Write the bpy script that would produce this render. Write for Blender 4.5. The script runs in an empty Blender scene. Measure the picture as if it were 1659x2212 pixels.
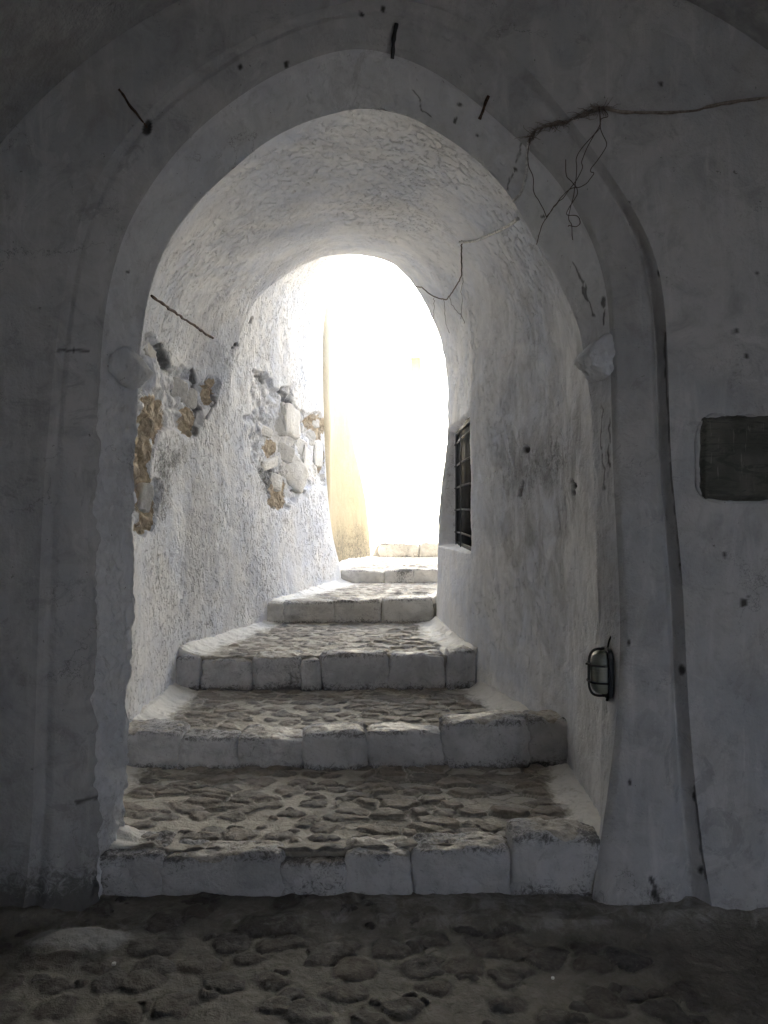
import bpy, math, random
import numpy as np
from mathutils import Vector, Matrix
from mathutils.bvhtree import BVHTree

random.seed(7)
S = bpy.context.scene
COL = S.collection
CX, CY, F, EYE = 829.5, 1106.0, 1600.0, 1.55      # measured picture scale, eye 1.55 m above the floor


def W(x, y, d):
    return ((x - CX) / F * d, d, EYE + (CY - y) / F * d)


# ------------------------------------------------------------------ noise
def _h(ix, iy, iz, seed):
    n = (ix * 374761393 + iy * 668265263 + iz * 2147483647 + seed * 1274126177) & 0xFFFFFFFF
    n = ((n ^ (n >> 13)) * 1274126177) & 0xFFFFFFFF
    n = (n ^ (n >> 16)) & 0xFFFFFFFF
    n = (n * 2246822519) & 0xFFFFFFFF
    n = (n ^ (n >> 15)) & 0xFFFFFFFF
    return n / 4294967295.0


def vn(P, size, seed=0):
    """value noise -1..1, P (...,3) metres, size metres (scalar or 3)"""
    Q = P / np.asarray(size, float)
    i = np.floor(Q).astype(np.int64)
    f = Q - i
    f = f * f * f * (f * (f * 6 - 15) + 10)
    x, y, z = i[..., 0], i[..., 1], i[..., 2]
    fx, fy, fz = f[..., 0], f[..., 1], f[..., 2]
    r = 0
    for dx in (0, 1):
        wx = fx if dx else 1 - fx
        for dy in (0, 1):
            wy = fy if dy else 1 - fy
            for dz in (0, 1):
                wz = fz if dz else 1 - fz
                r = r + wx * wy * wz * _h(x + dx, y + dy, z + dz, seed)
    return r * 2 - 1


def fbm(P, size, seed=0, octv=3, gain=0.5):
    size = np.asarray(size, float)
    r, a, t = 0, 1.0, 0
    for k in range(octv):
        r = r + a * vn(P + 13.7 * k, size, seed + 17 * k)
        t += a
        a *= gain
        size = size / 2.03
    return r / t


def cells(u, v, su, sv, seed, jit=0.8):
    """2-D cellular: F1, F2 (cell units), id random 0..1, second random"""
    U, V = u / su, v / sv
    iu, iv = np.floor(U).astype(np.int64), np.floor(V).astype(np.int64)
    f1 = np.full(U.shape, 9.0)
    f2 = np.full(U.shape, 9.0)
    r1 = np.zeros(U.shape)
    r2 = np.zeros(U.shape)
    for du in (-1, 0, 1):
        for dv in (-1, 0, 1):
            cu, cv = iu + du, iv + dv
            z = cu * 0
            px = cu + 0.5 + jit * (_h(cu, cv, z, seed) - 0.5) + 0.5 * (cv & 1) - 0.25
            py = cv + 0.5 + jit * (_h(cu, cv, z, seed + 1) - 0.5)
            d = np.hypot(U - px, V - py)
            near = d < f1
            f2 = np.where(near, f1, np.minimum(f2, d))
            r1 = np.where(near, _h(cu, cv, z, seed + 2), r1)
            r2 = np.where(near, _h(cu, cv, z, seed + 3), r2)
            f1 = np.where(near, d, f1)
    return f1, f2, r1, r2


def sm(a, b, x):
    t = np.clip((x - a) / (b - a), 0, 1)
    return t * t * (3 - 2 * t)


# ------------------------------------------------------------------ mesh helpers
def link(o, parent=None):
    COL.objects.link(o)
    if parent:
        o.parent = parent
    return o


def tag(o, label=None, cat=None, group=None, kind=None):
    if label: o['label'] = label
    if cat: o['category'] = cat
    if group: o['group'] = group
    if kind: o['kind'] = kind
    return o


def empty(name, label, cat, loc=(0, 0, 0), group=None):
    o = bpy.data.objects.new(name, None)
    o.location = loc
    o.empty_display_size = 0.1
    COL.objects.link(o)
    bpy.context.view_layer.update()
    return tag(o, label, cat, group)


def npmesh(name, V, Q, mat, parent=None, attrs=None, smooth=True):
    V = np.asarray(V, np.float32).reshape(-1, 3)
    Q = np.asarray(Q, np.int32)
    if parent is not None:
        V = V - np.array(parent.matrix_world.translation, np.float32)
    k = Q.shape[1]
    me = bpy.data.meshes.new(name)
    me.vertices.add(len(V)); me.vertices.foreach_set('co', V.ravel())
    me.loops.add(Q.size); me.loops.foreach_set('vertex_index', Q.ravel())
    me.polygons.add(len(Q)); me.polygons.foreach_set('loop_start', np.arange(0, Q.size, k, dtype=np.int32))
    if smooth:
        me.polygons.foreach_set('use_smooth', np.ones(len(Q), bool))
    for an, av in (attrs or {}).items():
        a = me.attributes.new(an, 'FLOAT', 'POINT')
        a.data.foreach_set('value', np.asarray(av, np.float32).ravel())
    me.update(calc_edges=True)
    me.validate()
    me.materials.append(mat)
    o = bpy.data.objects.new(name, me)
    return link(o, parent)


def gridq(h, w, flip=False):
    i = np.arange(h * w).reshape(h, w)
    q = np.stack([i[:-1, :-1], i[:-1, 1:], i[1:, 1:], i[1:, :-1]], -1).reshape(-1, 4)
    return q[:, ::-1] if flip else q


def gnorm(P):
    a = np.gradient(P, axis=0)
    b = np.gradient(P, axis=1)
    n = np.cross(a, b)
    return n / (np.linalg.norm(n, axis=-1, keepdims=True) + 1e-9)


def resamp(pts, n):
    pts = np.asarray(pts, float)
    d = np.r_[0, np.cumsum(np.linalg.norm(np.diff(pts, axis=0), axis=1))]
    t = np.linspace(0, d[-1], n)
    # smooth (monotone-ish) interpolation
    out = np.stack([np.interp(t, d, pts[:, k]) for k in range(3)], -1)
    return out


def cat(pts, sub=6):
    pts = np.asarray(pts, float)
    P = np.vstack([2 * pts[0] - pts[1], pts, 2 * pts[-1] - pts[-2]])
    out = []
    for i in range(1, len(P) - 2):
        for t in np.linspace(0, 1, sub, endpoint=False):
            a, b, c, d = P[i - 1], P[i], P[i + 1], P[i + 2]
            out.append(0.5 * ((2 * b) + (-a + c) * t + (2 * a - 5 * b + 4 * c - d) * t * t + (-a + 3 * b - 3 * c + d) * t ** 3))
    out.append(P[-2])
    return np.array(out)


def tube_vq(pts, rad, seg=7, base=0):
    pts = np.asarray(pts, float)
    n = len(pts)
    rad = np.broadcast_to(np.asarray(rad, float), (n,))
    T = np.gradient(pts, axis=0)
    T /= np.linalg.norm(T, axis=1, keepdims=True) + 1e-9
    up = np.array([0.13, 0.31, 0.94])
    V = []
    for i in range(n):
        a = np.cross(T[i], up); a /= np.linalg.norm(a) + 1e-9
        b = np.cross(T[i], a)
        for k in range(seg):
            an = 2 * math.pi * k / seg
            V.append(pts[i] + rad[i] * (math.cos(an) * a + math.sin(an) * b))
    Q = []
    for i in range(n - 1):
        for k in range(seg):
            k2 = (k + 1) % seg
            Q.append([base + i * seg + k, base + i * seg + k2, base + (i + 1) * seg + k2, base + (i + 1) * seg + k])
    # caps as degenerate fans of quads
    for e, rev in ((0, False), (n - 1, True)):
        c = base + len(V)
        V.append(pts[e])
        for k in range(0, seg):
            k2 = (k + 1) % seg
            a, b = base + e * seg + k, base + e * seg + k2
            V.append((V[a - base] + V[b - base]) / 2)
            m = base + len(V) - 1
            Q.append([c, b, m, a] if not rev else [c, a, m, b])
    return V, Q


def tubes(name, lines, mat, parent=None, seg=7):
    V, Q = [], []
    for pts, rad in lines:
        v, q = tube_vq(pts, rad, seg, len(V))
        V += list(v); Q += q
    return npmesh(name, V, Q, mat, parent)


def box_vq(c, s, R=None, base=0):
    c = np.array(c, float)
    V = np.array([[x, y, z] for x in (-.5, .5) for y in (-.5, .5) for z in (-.5, .5)]) * np.array(s, float)
    if R is not None:
        V = V @ np.array(R).T
    V = V + c
    Q = [[0, 1, 3, 2], [4, 6, 7, 5], [0, 4, 5, 1], [2, 3, 7, 6], [0, 2, 6, 4], [1, 5, 7, 3]]
    return list(V), [[base + a for a in q] for q in Q]


def boxes(name, items, mat, parent=None, bev=0.0):
    V, Q = [], []
    for it in items:
        v, q = box_vq(*it, base=len(V)) if len(it) == 3 else box_vq(it[0], it[1], None, len(V))
        V += v; Q += q
    o = npmesh(name, V, Q, mat, parent, smooth=False)
    if bev:
        m = o.modifiers.new('bevel', 'BEVEL'); m.width = bev; m.segments = 2
    return o


def rock_vq(c, s, seed, n=14, e=0.35, amp=0.06, R=None, size=0.5):
    """rounded irregular block: cube sphere blend"""
    g = np.linspace(-1, 1, n)
    V, Q = [], []
    for ax in range(3):
        for sg in (-1, 1):
            a, b = np.meshgrid(g, g, indexing='ij')
            p = np.zeros((n, n, 3))
            p[..., ax] = sg
            p[..., (ax + 1) % 3] = a
            p[..., (ax + 2) % 3] = b
            base = sum(len(x) for x in V)
            V.append(p.reshape(-1, 3))
            Q.append(gridq(n, n, sg < 0) + base)
    V = np.vstack(V); Q = np.vstack(Q)
    sph = V / np.linalg.norm(V, axis=1, keepdims=True)
    N = sph.copy()
    # superellipsoid-like blend
    pw = 9.0 if n > 13 else 6.0
    se = V / (np.sum(np.abs(V) ** pw, axis=1, keepdims=True) ** (1 / pw))
    P = se * (1 - e) + sph * e
    k = fbm(P * 1.0 + seed * 3.1, size, seed, 4, 0.55)
    P = P * (1 + amp * k[:, None])
    P = P * np.array(s) / 2
    if R is not None:
        P = P @ np.array(R).T
        N = N @ np.array(R).T
    return P + np.array(c), Q, N, k


# ------------------------------------------------------------------ materials
class M:
    def __init__(s, name):
        s.m = bpy.data.materials.new(name); s.m.use_nodes = True
        s.t = s.m.node_tree; s.n = s.t.nodes; s.l = s.t.links
        s.b = s.n['Principled BSDF']
        s.tc = s.n.new('ShaderNodeTexCoord').outputs['Object']
        g = s.n.new('ShaderNodeNewGeometry'); s.pos = g.outputs['Position']

    def noise(s, scale, detail=4, rough=0.55, dist=0.0, st=None, off=0.0):
        n = s.n.new('ShaderNodeTexNoise')
        n.inputs['Scale'].default_value = scale; n.inputs['Detail'].default_value = detail
        n.inputs['Roughness'].default_value = rough; n.inputs['Distortion'].default_value = dist
        src = s.pos
        mp = s.n.new('ShaderNodeMapping')
        mp.inputs['Scale'].default_value = st or (1, 1, 1)
        mp.inputs['Location'].default_value = (off, off * .7, off * .3)
        s.l.new(src, mp.inputs[0]); src = mp.outputs[0]
        s.l.new(src, n.inputs['Vector'])
        return n.outputs['Fac']

    def voro(s, scale, feat='F1', st=None, smooth=0.0):
        n = s.n.new('ShaderNodeTexVoronoi'); n.feature = feat
        n.inputs['Scale'].default_value = scale
        mp = s.n.new('ShaderNodeMapping'); mp.inputs['Scale'].default_value = st or (1, 1, 1)
        # warp
        s.l.new(s.pos, mp.inputs[0]); s.l.new(mp.outputs[0], n.inputs['Vector'])
        return n.outputs['Distance']

    def ramp(s, v, a, b, lo=0.0, hi=1.0):
        n = s.n.new('ShaderNodeMapRange'); n.interpolation_type = 'SMOOTHSTEP'
        n.inputs['From Min'].default_value = a; n.inputs['From Max'].default_value = b
        n.inputs['To Min'].default_value = lo; n.inputs['To Max'].default_value = hi
        s.l.new(v, n.inputs['Value']); return n.outputs['Result']

    def attr(s, name):
        n = s.n.new('ShaderNodeAttribute'); n.attribute_name = name
        return n.outputs['Fac']

    def math(s, op, a, b=None, clamp=False):
        n = s.n.new('ShaderNodeMath'); n.operation = op; n.use_clamp = clamp
        for i, v in enumerate((a, b)):
            if v is None: continue
            if isinstance(v, (int, float)): n.inputs[i].default_value = v
            else: s.l.new(v, n.inputs[i])
        return n.outputs[0]

    def mix(s, f, a, b, mode='MIX'):
        n = s.n.new('ShaderNodeMix'); n.data_type = 'RGBA'; n.blend_type = mode
        if isinstance(f, (int, float)): n.inputs[0].default_value = f
        else: s.l.new(f, n.inputs[0])
        for i, v in ((6, a), (7, b)):
            if isinstance(v, tuple): n.inputs[i].default_value = (*v, 1)
            else: s.l.new(v, n.inputs[i])
        return n.outputs[2]

    def bump(s, h, dist, strength=1.0, prev=None):
        n = s.n.new('ShaderNodeBump'); n.inputs['Distance'].default_value = dist
        n.inputs['Strength'].default_value = strength
        s.l.new(h, n.inputs['Height'])
        if prev: s.l.new(prev, n.inputs['Normal'])
        return n.outputs[0]

    def done(s, col, rough, nrm=None, spec=0.3, metal=0.0):
        b = s.b
        if isinstance(col, tuple): b.inputs['Base Color'].default_value = (*col, 1)
        else: s.l.new(col, b.inputs['Base Color'])
        if isinstance(rough, (int, float)): b.inputs['Roughness'].default_value = rough
        else: s.l.new(rough, b.inputs['Roughness'])
        b.inputs['Specular IOR Level'].default_value = spec
        b.inputs['Metallic'].default_value = metal
        if nrm: s.l.new(nrm, b.inputs['Normal'])
        return s.m


def plaster(name, base, cool, stip, fine, big, dirtc=(.07, .07, .065), pits=.3, grime_shade=0.5, psc=30, mott=.5, front=False):
    m = M(name)
    c = m.mix(m.ramp(m.noise(1.6, 5, .6, .6), .35, .7), base, cool)
    c = m.mix(m.ramp(m.noise(7, 8, .68, .8, off=3), .42, .78, 0, mott), c, tuple(x * .62 for x in base))
    c = m.mix(m.ramp(m.noise(5, 7, .65, .5, st=(2.5, 2.5, .45), off=11), .48, .75, 0, mott * .8), c, tuple(x * 1.18 for x in base))
    c = m.mix(m.ramp(m.noise(1.1, 6, .7, .9, off=21), .52, .72, 0, mott * .7), c, tuple(x * y for x, y in zip(base, (.74, .72, .68))))
    ph = m.noise(psc, 4, .62, .6, st=(1, 1, .75), off=4)          # pits between the plaster dabs
    pm = m.math('MULTIPLY', m.ramp(m.noise(1.7, 4, .6, .5, off=31), .38, .62, .25, 1), m.ramp(m.attr('smooth'), 0, 1, 1, .25))
    pit = m.math('MULTIPLY', m.ramp(ph, .40, .30, 0, 1), pm)
    c = m.mix(m.math('MULTIPLY', pit, pits), c, tuple(x * .45 for x in base))  # dark tint stands in for the small shadows inside the pits
    if front:
        v = m.n.new('ShaderNodeTexVoronoi'); v.feature = 'DISTANCE_TO_EDGE'; v.inputs['Scale'].default_value = 1.7
        wn = m.n.new('ShaderNodeTexNoise'); wn.inputs['Scale'].default_value = 3.5; wn.inputs['Detail'].default_value = 7; wn.inputs['Roughness'].default_value = .7
        m.l.new(m.pos, wn.inputs['Vector'])
        va = m.n.new('ShaderNodeVectorMath'); va.operation = 'MULTIPLY_ADD'
        m.l.new(wn.outputs['Color'], va.inputs[0]); va.inputs[1].default_value = (.55, .55, .55); m.l.new(m.pos, va.inputs[2])
        m.l.new(va.outputs[0], v.inputs['Vector'])
        hc = m.math('MULTIPLY', m.ramp(v.outputs['Distance'], .006, .001), m.ramp(m.noise(1.3, 4, .6, off=41), .50, .62))
        c = m.mix(m.math('MULTIPLY', hc, .6), c, (.06, .058, .055))
        c = m.mix(m.ramp(m.noise(48, 3, .6, off=51), .70, .76, 0, .7), c, (.10, .098, .09))
        c = m.mix(m.ramp(m.noise(3.2, 10, .75, 1.4, off=61), .56, .60, 0, .28), c, tuple(x * 1.25 for x in base))
        c = m.mix(m.ramp(m.noise(4.1, 10, .78, 1.2, off=71), .58, .63, 0, .40), c, tuple(x * .5 for x in base))
    fp = m.ramp(m.noise(95, 4, .7, off=9), .66, .76, 0, .45)
    c = m.mix(fp, c, tuple(x * .4 for x in base))
    d = m.attr('dirt')
    sp = m.noise(26, 10, .82, 1.0, off=5)
    dd = m.math('MULTIPLY', m.ramp(m.math('ADD', sp, m.math('MULTIPLY', d, .27)), .62, .86), m.ramp(d, .0, .25), True)
    c = m.mix(m.math('MULTIPLY', dd, .85), c, dirtc)
    g = m.attr('stain_shade')
    gn = m.ramp(m.noise(5, 6, .65, .8, st=(1.6, 1.6, .8), off=2), .3, .72, .25, 1.0)
    c = m.mix(m.math('MULTIPLY', m.math('MULTIPLY', g, gn), grime_shade, True), c, (.16, .155, .15))  # carries real stains and painted shade alike
    b = m.attr('bare')
    tan = m.mix(m.ramp(m.noise(30, 5, .7), .35, .7), (.58, .49, .37), (.36, .305, .235))
    c = m.mix(m.ramp(m.math('ADD', b, m.math('MULTIPLY', m.math('SUBTRACT', m.noise(60, 4, .7), .5), .5)), .42, .58), c, tan)
    k = m.attr('crack')
    c = m.mix(m.math('MULTIPLY', k, .92, True), c, (.03, .028, .025))
    n = m.bump(m.noise(6, 5, .6, .3), .03, big)
    n = m.bump(m.math('MULTIPLY', m.ramp(ph, .28, .52, -1, 0), pm), .016, stip, n)
    n = m.bump(m.noise(70, 4, .6, .4), .008, fine, n)
    return m.done(c, .92, n, .15)


MT = {}
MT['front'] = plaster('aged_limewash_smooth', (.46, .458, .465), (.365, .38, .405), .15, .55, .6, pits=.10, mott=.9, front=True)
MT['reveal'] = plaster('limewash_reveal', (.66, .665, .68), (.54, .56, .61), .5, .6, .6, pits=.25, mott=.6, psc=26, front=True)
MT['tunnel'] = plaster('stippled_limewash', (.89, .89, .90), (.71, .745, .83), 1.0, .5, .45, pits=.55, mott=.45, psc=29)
MT['cream'] = plaster('cream_limewash', (.56, .50, .375), (.51, .45, .32), .25, .3, .3, pits=.1, mott=.3)
MT['white'] = plaster('white_lime_wall', (.84, .79, .68), (.82, .765, .65), .3, .3, .3, pits=.1, mott=.2)


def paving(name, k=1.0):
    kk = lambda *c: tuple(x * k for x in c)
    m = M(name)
    st, tone, wash, crack = m.attr('stone'), m.attr('tone'), m.attr('wash'), m.attr('crack')
    n1 = m.noise(30, 6, .7, .4)
    mort = m.mix(m.ramp(m.noise(9, 6, .65, .5), .3, .7), kk(.41, .385, .335), kk(.27, .25, .215))
    mort = m.mix(m.ramp(m.noise(140, 3, .7), .5, .75, 0, .5), mort, kk(.48, .44, .37))
    mort = m.mix(m.ramp(m.noise(2.2, 4, .6, off=6), .5, .75, 0, .6), mort, kk(.18, .165, .14))
    s1 = m.mix(m.ramp(n1, .3, .7), kk(.085, .082, .078), kk(.20, .19, .175))
    s2 = m.mix(m.ramp(n1, .3, .7), kk(.18, .155, .13), kk(.28, .25, .21))
    sc = m.mix(tone, s1, s2)
    sc = m.mix(m.ramp(m.noise(75, 5, .75, .6), .58, .72, 0, .6), sc, (.30, .27, .23))
    c = m.mix(m.ramp(m.math('ADD', st, m.math('MULTIPLY', m.math('SUBTRACT', m.noise(70, 4, .7), .5), .5)), .35, .6), mort, sc)
    c = m.mix(m.ramp(m.noise(6, 8, .72, .8, off=14), .50, .66, 0, .75), c, kk(.22, .205, .18))
    w = m.math('ADD', wash, m.math('MULTIPLY', m.math('SUBTRACT', m.noise(14, 6, .75, .8), .5), 1.1))
    c = m.mix(m.ramp(w, .42, .75, 0, .93), c, kk(.66, .65, .62))
    c = m.mix(m.math('MULTIPLY', crack, .8, True), c, (.03, .028, .025))
    n = m.bump(m.noise(22, 6, .7, .5), .02, .6)
    n = m.bump(m.noise(90, 4, .7, .3), .006, .8, n)
    r = m.ramp(m.noise(25, 4, .6), .3, .7, .55, .85)
    return m.done(c, r, n, .4)


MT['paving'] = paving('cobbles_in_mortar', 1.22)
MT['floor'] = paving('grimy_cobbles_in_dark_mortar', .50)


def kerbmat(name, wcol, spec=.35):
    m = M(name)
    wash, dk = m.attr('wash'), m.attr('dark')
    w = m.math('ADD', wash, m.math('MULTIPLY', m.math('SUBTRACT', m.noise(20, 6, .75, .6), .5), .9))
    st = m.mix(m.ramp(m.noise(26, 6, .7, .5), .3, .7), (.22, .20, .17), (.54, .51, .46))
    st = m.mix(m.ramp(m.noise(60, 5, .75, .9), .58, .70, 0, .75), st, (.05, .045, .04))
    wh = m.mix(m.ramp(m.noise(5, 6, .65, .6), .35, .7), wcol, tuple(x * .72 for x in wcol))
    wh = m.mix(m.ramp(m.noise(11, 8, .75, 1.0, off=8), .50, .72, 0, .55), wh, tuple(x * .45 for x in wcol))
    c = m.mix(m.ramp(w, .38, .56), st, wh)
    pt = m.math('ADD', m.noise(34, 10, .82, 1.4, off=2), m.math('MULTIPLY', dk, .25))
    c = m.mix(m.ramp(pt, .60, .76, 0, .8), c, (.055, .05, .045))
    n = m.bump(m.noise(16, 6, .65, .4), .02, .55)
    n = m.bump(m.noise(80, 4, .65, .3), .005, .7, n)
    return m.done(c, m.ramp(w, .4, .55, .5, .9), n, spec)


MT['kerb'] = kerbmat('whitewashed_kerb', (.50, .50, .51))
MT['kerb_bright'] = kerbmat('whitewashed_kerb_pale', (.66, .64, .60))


def simple(name, col, rough, metal=0, spec=.4, var=.3, sc=60, bumpd=.001, col2=None):
    m = M(name)
    c = m.mix(m.ramp(m.noise(sc, 5, .65), .3, .7), col, col2 or tuple(x * (1 - var) for x in col))
    return m.done(c, rough, m.bump(m.noise(sc * 2, 4, .6), bumpd, .7), spec, metal)


MT['rust'] = simple('rusty_iron', (.10, .055, .035), .85, 0, .3, col2=(.03, .022, .018), sc=120, bumpd=.003)
MT['iron'] = simple('dark_iron', (.035, .035, .038), .6, .3, .4)
MT['bars'] = simple('grey_painted_bars', (.16, .16, .17), .6)
MT['void'] = simple('dark_window_glass', (.012, .013, .015), .7, spec=.05)
MT['cable_w'] = simple('limewashed_cable', (.80, .80, .78), .7, col2=(.4, .4, .4))
MT['cable_b'] = simple('brown_wire', (.10, .07, .055), .8, col2=(.05, .035, .03))
MT['cable_g'] = simple('dusty_cable', (.34, .31, .28), .85, col2=(.18, .155, .13))
MT['bark'] = simple('dry_root', (.25, .21, .18), .9, col2=(.12, .10, .085))
MT['slab'] = None
m = M('green_slate_slab')
c = m.mix(m.ramp(m.noise(6, 6, .7, .6), .3, .7), (.06, .061, .053), (.11, .108, .095))
c = m.mix(m.ramp(m.noise(16, 8, .8, 1.6, st=(.35, 1, 1.6)), .48, .58, 0, .75), c, (.03, .035, .03))
c = m.mix(m.ramp(m.noise(70, 4, .7, .2, st=(1, 1, .08)), .60, .68, 0, .55), c, (.24, .235, .21))
c = m.mix(m.ramp(m.noise(55, 5, .75, .4), .70, .76, 0, .7), c, (.38, .38, .36))
MT['slab'] = m.done(c, .7, m.bump(m.noise(14, 6, .65, .5), .01, .5), .4)
m = M('exposed_stone')
c = m.mix(m.ramp(m.noise(14, 5, .65, .4), .3, .7), (.80, .79, .77), (.66, .65, .63))
c = m.mix(m.ramp(m.noise(25, 6, .75), .60, .75, 0, .6), c, (.52, .42, .29))
MT['rub'] = m.done(c, .9, m.bump(m.noise(22, 7, .7, .6), .02, .9), .2)
m = M('ribbed_lamp_glass')
m.b.inputs['Transmission Weight'].default_value = .35
MT['lglass'] = m.done((.20, .22, .19), .35, m.bump(m.noise(50, 2, .4, st=(.2, .2, 4)), .004, .6), .5)


# ------------------------------------------------------------------ sections (left foot, left spring, crown, right spring, right foot)
NL, NA = 250, 230


def section(lw, la, ra, rw, smooth=150):
    """each a list of 3-D points; consecutive segments share their end points"""
    segs = []
    for pts, n, curved in ((lw, NL, 1), (la, NA, 1), (ra, NA, 1), (rw, NL, 1)):
        p = cat(pts, 8) if len(pts) > 2 else np.asarray(pts, float)
        segs.append(resamp(p, n)[:-1])
    segs.append(np.asarray([rw[-1]], float))
    R_ = np.vstack(segs)
    if smooth:
        for _ in range(smooth):
            R_[1:-1] = .25 * R_[:-2] + .5 * R_[1:-1] + .25 * R_[2:]
    return R_


def px(lst, d):
    return [W(a[0], a[1], a[2] if len(a) > 2 else d) for a in lst]


def down(p, z=-0.15):
    return (p[0], p[1], z)


# R0 room outline, a barrel vault r=2.16 about (0.19, 1.59)
RX, RZ, RR, WALL = 0.19, 1.59, 2.165, 2.85


def room_ring(d):
    a = [(RX - RR, d, -.15), (RX - RR, d, RZ)]
    b = [(RX - RR * math.cos(t), d, RZ + RR * math.sin(t)) for t in np.linspace(0, math.pi / 2, 12)]
    c = [(RX + RR * math.sin(t), d, RZ + RR * math.cos(t)) for t in np.linspace(0, math.pi / 2, 12)]
    e = [(RX + RR, d, RZ), (RX + RR, d, -.15)]
    return section(a, b, c, e)


d = WALL
R1 = section([down(W(62, 1950, d))] + px([(66, 1900), (78, 1500), (92, 1100), (115, 800)], d),
             px([(115, 800), (128, 690), (150, 560), (200, 405), (285, 275), (400, 168), (530, 85), (690, 18), (820, -8)], d),
             px([(820, -8), (940, 14), (1040, 65), (1140, 150), (1230, 255), (1325, 385), (1395, 500), (1430, 610), (1443, 760)], d),
             px([(1443, 760), (1450, 1000), (1474, 1250), (1486, 1500), (1502, 1700), (1522, 1880)], d) + [down(W(1530, 1950, d))])
d = 2.955
R3 = section([down(W(222, 1900, d))] + px([(214, 1800), (204, 1650), (208, 1300), (213, 1000), (216, 790)], d),
             px([(216, 790), (230, 650), (268, 505), (326, 400), (398, 308), (500, 220), (620, 147), (740, 106), (800, 104)], d),
             px([(800, 104), (880, 128), (955, 166), (1045, 235), (1130, 312), (1200, 385), (1245, 455), (1285, 535), (1312, 640), (1318, 740)], d),
             px([(1318, 740), (1324, 1000), (1334, 1200), (1340, 1350), (1336, 1480), (1326, 1620), (1305, 1780)], d) + [down(W(1255, 1960, d))])
d = 3.15
R4 = section([down(W(276, 1800, d))] + px([(277, 1700), (280, 1540), (285, 1300), (292, 1000), (298, 860), (299, 790)], d),
             px([(299, 790), (320, 640), (365, 520), (450, 413), (510, 360), (580, 302), (680, 256), (785, 230)], d),
             px([(785, 230), (880, 250), (945, 285), (1030, 345), (1100, 420), (1140, 490), (1185, 570), (1222, 640), (1253, 710), (1262, 790)], d),
             px([(1262, 790), (1277, 870), (1283, 1050), (1292, 1300), (1300, 1500), (1300, 1700)], d) + [down(W(1298, 1800, d))])


def lerp(a, b, t):
    return a * (1 - t) + b * t


def arcring(D, XL, XR, zl, zr, cx, zc, nl=2.0, nr=2.0, dl=0, dr=0, footL=None, footR=None):
    la, ra = [], []
    for t in np.linspace(0, math.pi / 2, 16):
        c, s_ = math.cos(t) ** (2 / nl), math.sin(t) ** (2 / nl)
        la.append((cx - (cx - XL) * c, D + dl * c, zl + (zc - zl) * s_))
        c, s_ = math.sin(t) ** (2 / nr), math.cos(t) ** (2 / nr)
        ra.append((cx + (XR - cx) * c, D + dr * c, zr + (zc - zr) * s_))
    fl, fr = footL or XL, footR or XR
    return section([(fl, D + dl, -.15), (lerp(fl, XL, .45), D + dl, .9), (XL, D + dl, 1.6), (XL, D + dl, zl)], la, ra,
                   [(XR, D + dr, zr), (XR, D + dr, 1.6), (lerp(fr, XR, .45), D + dr, .9), (fr, D + dr, -.15)])


TA = arcring(3.165, -1.34, .955, 2.15, 2.1, -.09, 3.42, 2.1, 2.0)
T0 = arcring(3.93, -1.40, .93, 2.25, 2.2, -.10, 3.43, 2.1, 2.1, footR=.99)
T1 = arcring(4.5, -1.42, .78, 2.35, 2.5, -.12, 3.44, 2.1, 2.2, footR=.82)
T2 = arcring(5.1, -1.37, .60, 2.45, 2.75, -.15, 3.47, 2.1, 2.6, footL=-1.40)
B = section([(-1.27, 5.7, -.15)] + [(-1.25, 5.7, .7)] + px([(492, 1000, 5.7), (497, 860, 5.7)], 0),
            px([(497, 860, 5.7), (507, 784, 5.7), (532, 700, 5.7), (571, 632, 5.75), (648, 576, 5.8), (715, 551, 5.9), (778, 547, 6.0)], 0),
            px([(778, 547, 6.0), (850, 570, 6.05), (900, 622, 6.1), (935, 690, 6.2), (956, 760, 6.3), (968, 850, 6.4)], 0),
            px([(968, 850, 6.4), (966, 950, 6.4), (955, 1060, 6.4), (946, 1200, 6.4), (940, 1330, 6.4)], 0) + [(.44, 6.4, -.15)])
C = section([(-.47, 8.15, -.15)] + px([(737, 1235, 8.15), (722, 1180, 8.15), (707, 1060, 8.15), (699, 900, 8.15), (697, 780, 8.15)], 0),
            px([(697, 780, 8.15), (699, 700, 8.15), (714, 625, 8.15), (740, 580, 8.15), (768, 548, 8.15), (805, 530, 8.15), (850, 522, 8.15)], 0),
            px([(850, 522, 8.15), (905, 545, 8.15), (955, 620, 8.15), (980, 720, 8.15), (988, 820, 8.15)], 0),
            px([(988, 820, 8.15), (992, 1000, 8.15), (998, 1200, 8.15)], 0) + [(.90, 8.15, -.15)])


def loft(rings, counts, smooth=False):
    rows = []
    R = rings
    for i in range(len(R) - 1):
        for t in np.linspace(0, 1, counts[i], endpoint=False):
            if smooth:
                a = R[max(i - 1, 0)]; b = R[i]; c = R[i + 1]; dd = R[min(i + 2, len(R) - 1)]
                rows.append(0.5 * ((2 * b) + (-a + c) * t + (2 * a - 5 * b + 4 * c - dd) * t * t + (-a + 3 * b - 3 * c + dd) * t ** 3))
            else:
                rows.append(lerp(R[i], R[i + 1], t))
    rows.append(R[-1])
    return np.array(rows)


def proj(P):
    y = np.maximum(P[..., 1], .05)
    return CX + P[..., 0] / y * F, CY - (P[..., 2] - EYE) / y * F


def blob(x, y, cx, cy, rx, ry, p=1.0):
    return np.exp(-(((x - cx) / rx) ** 2 + ((y - cy) / ry) ** 2) ** p)


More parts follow.
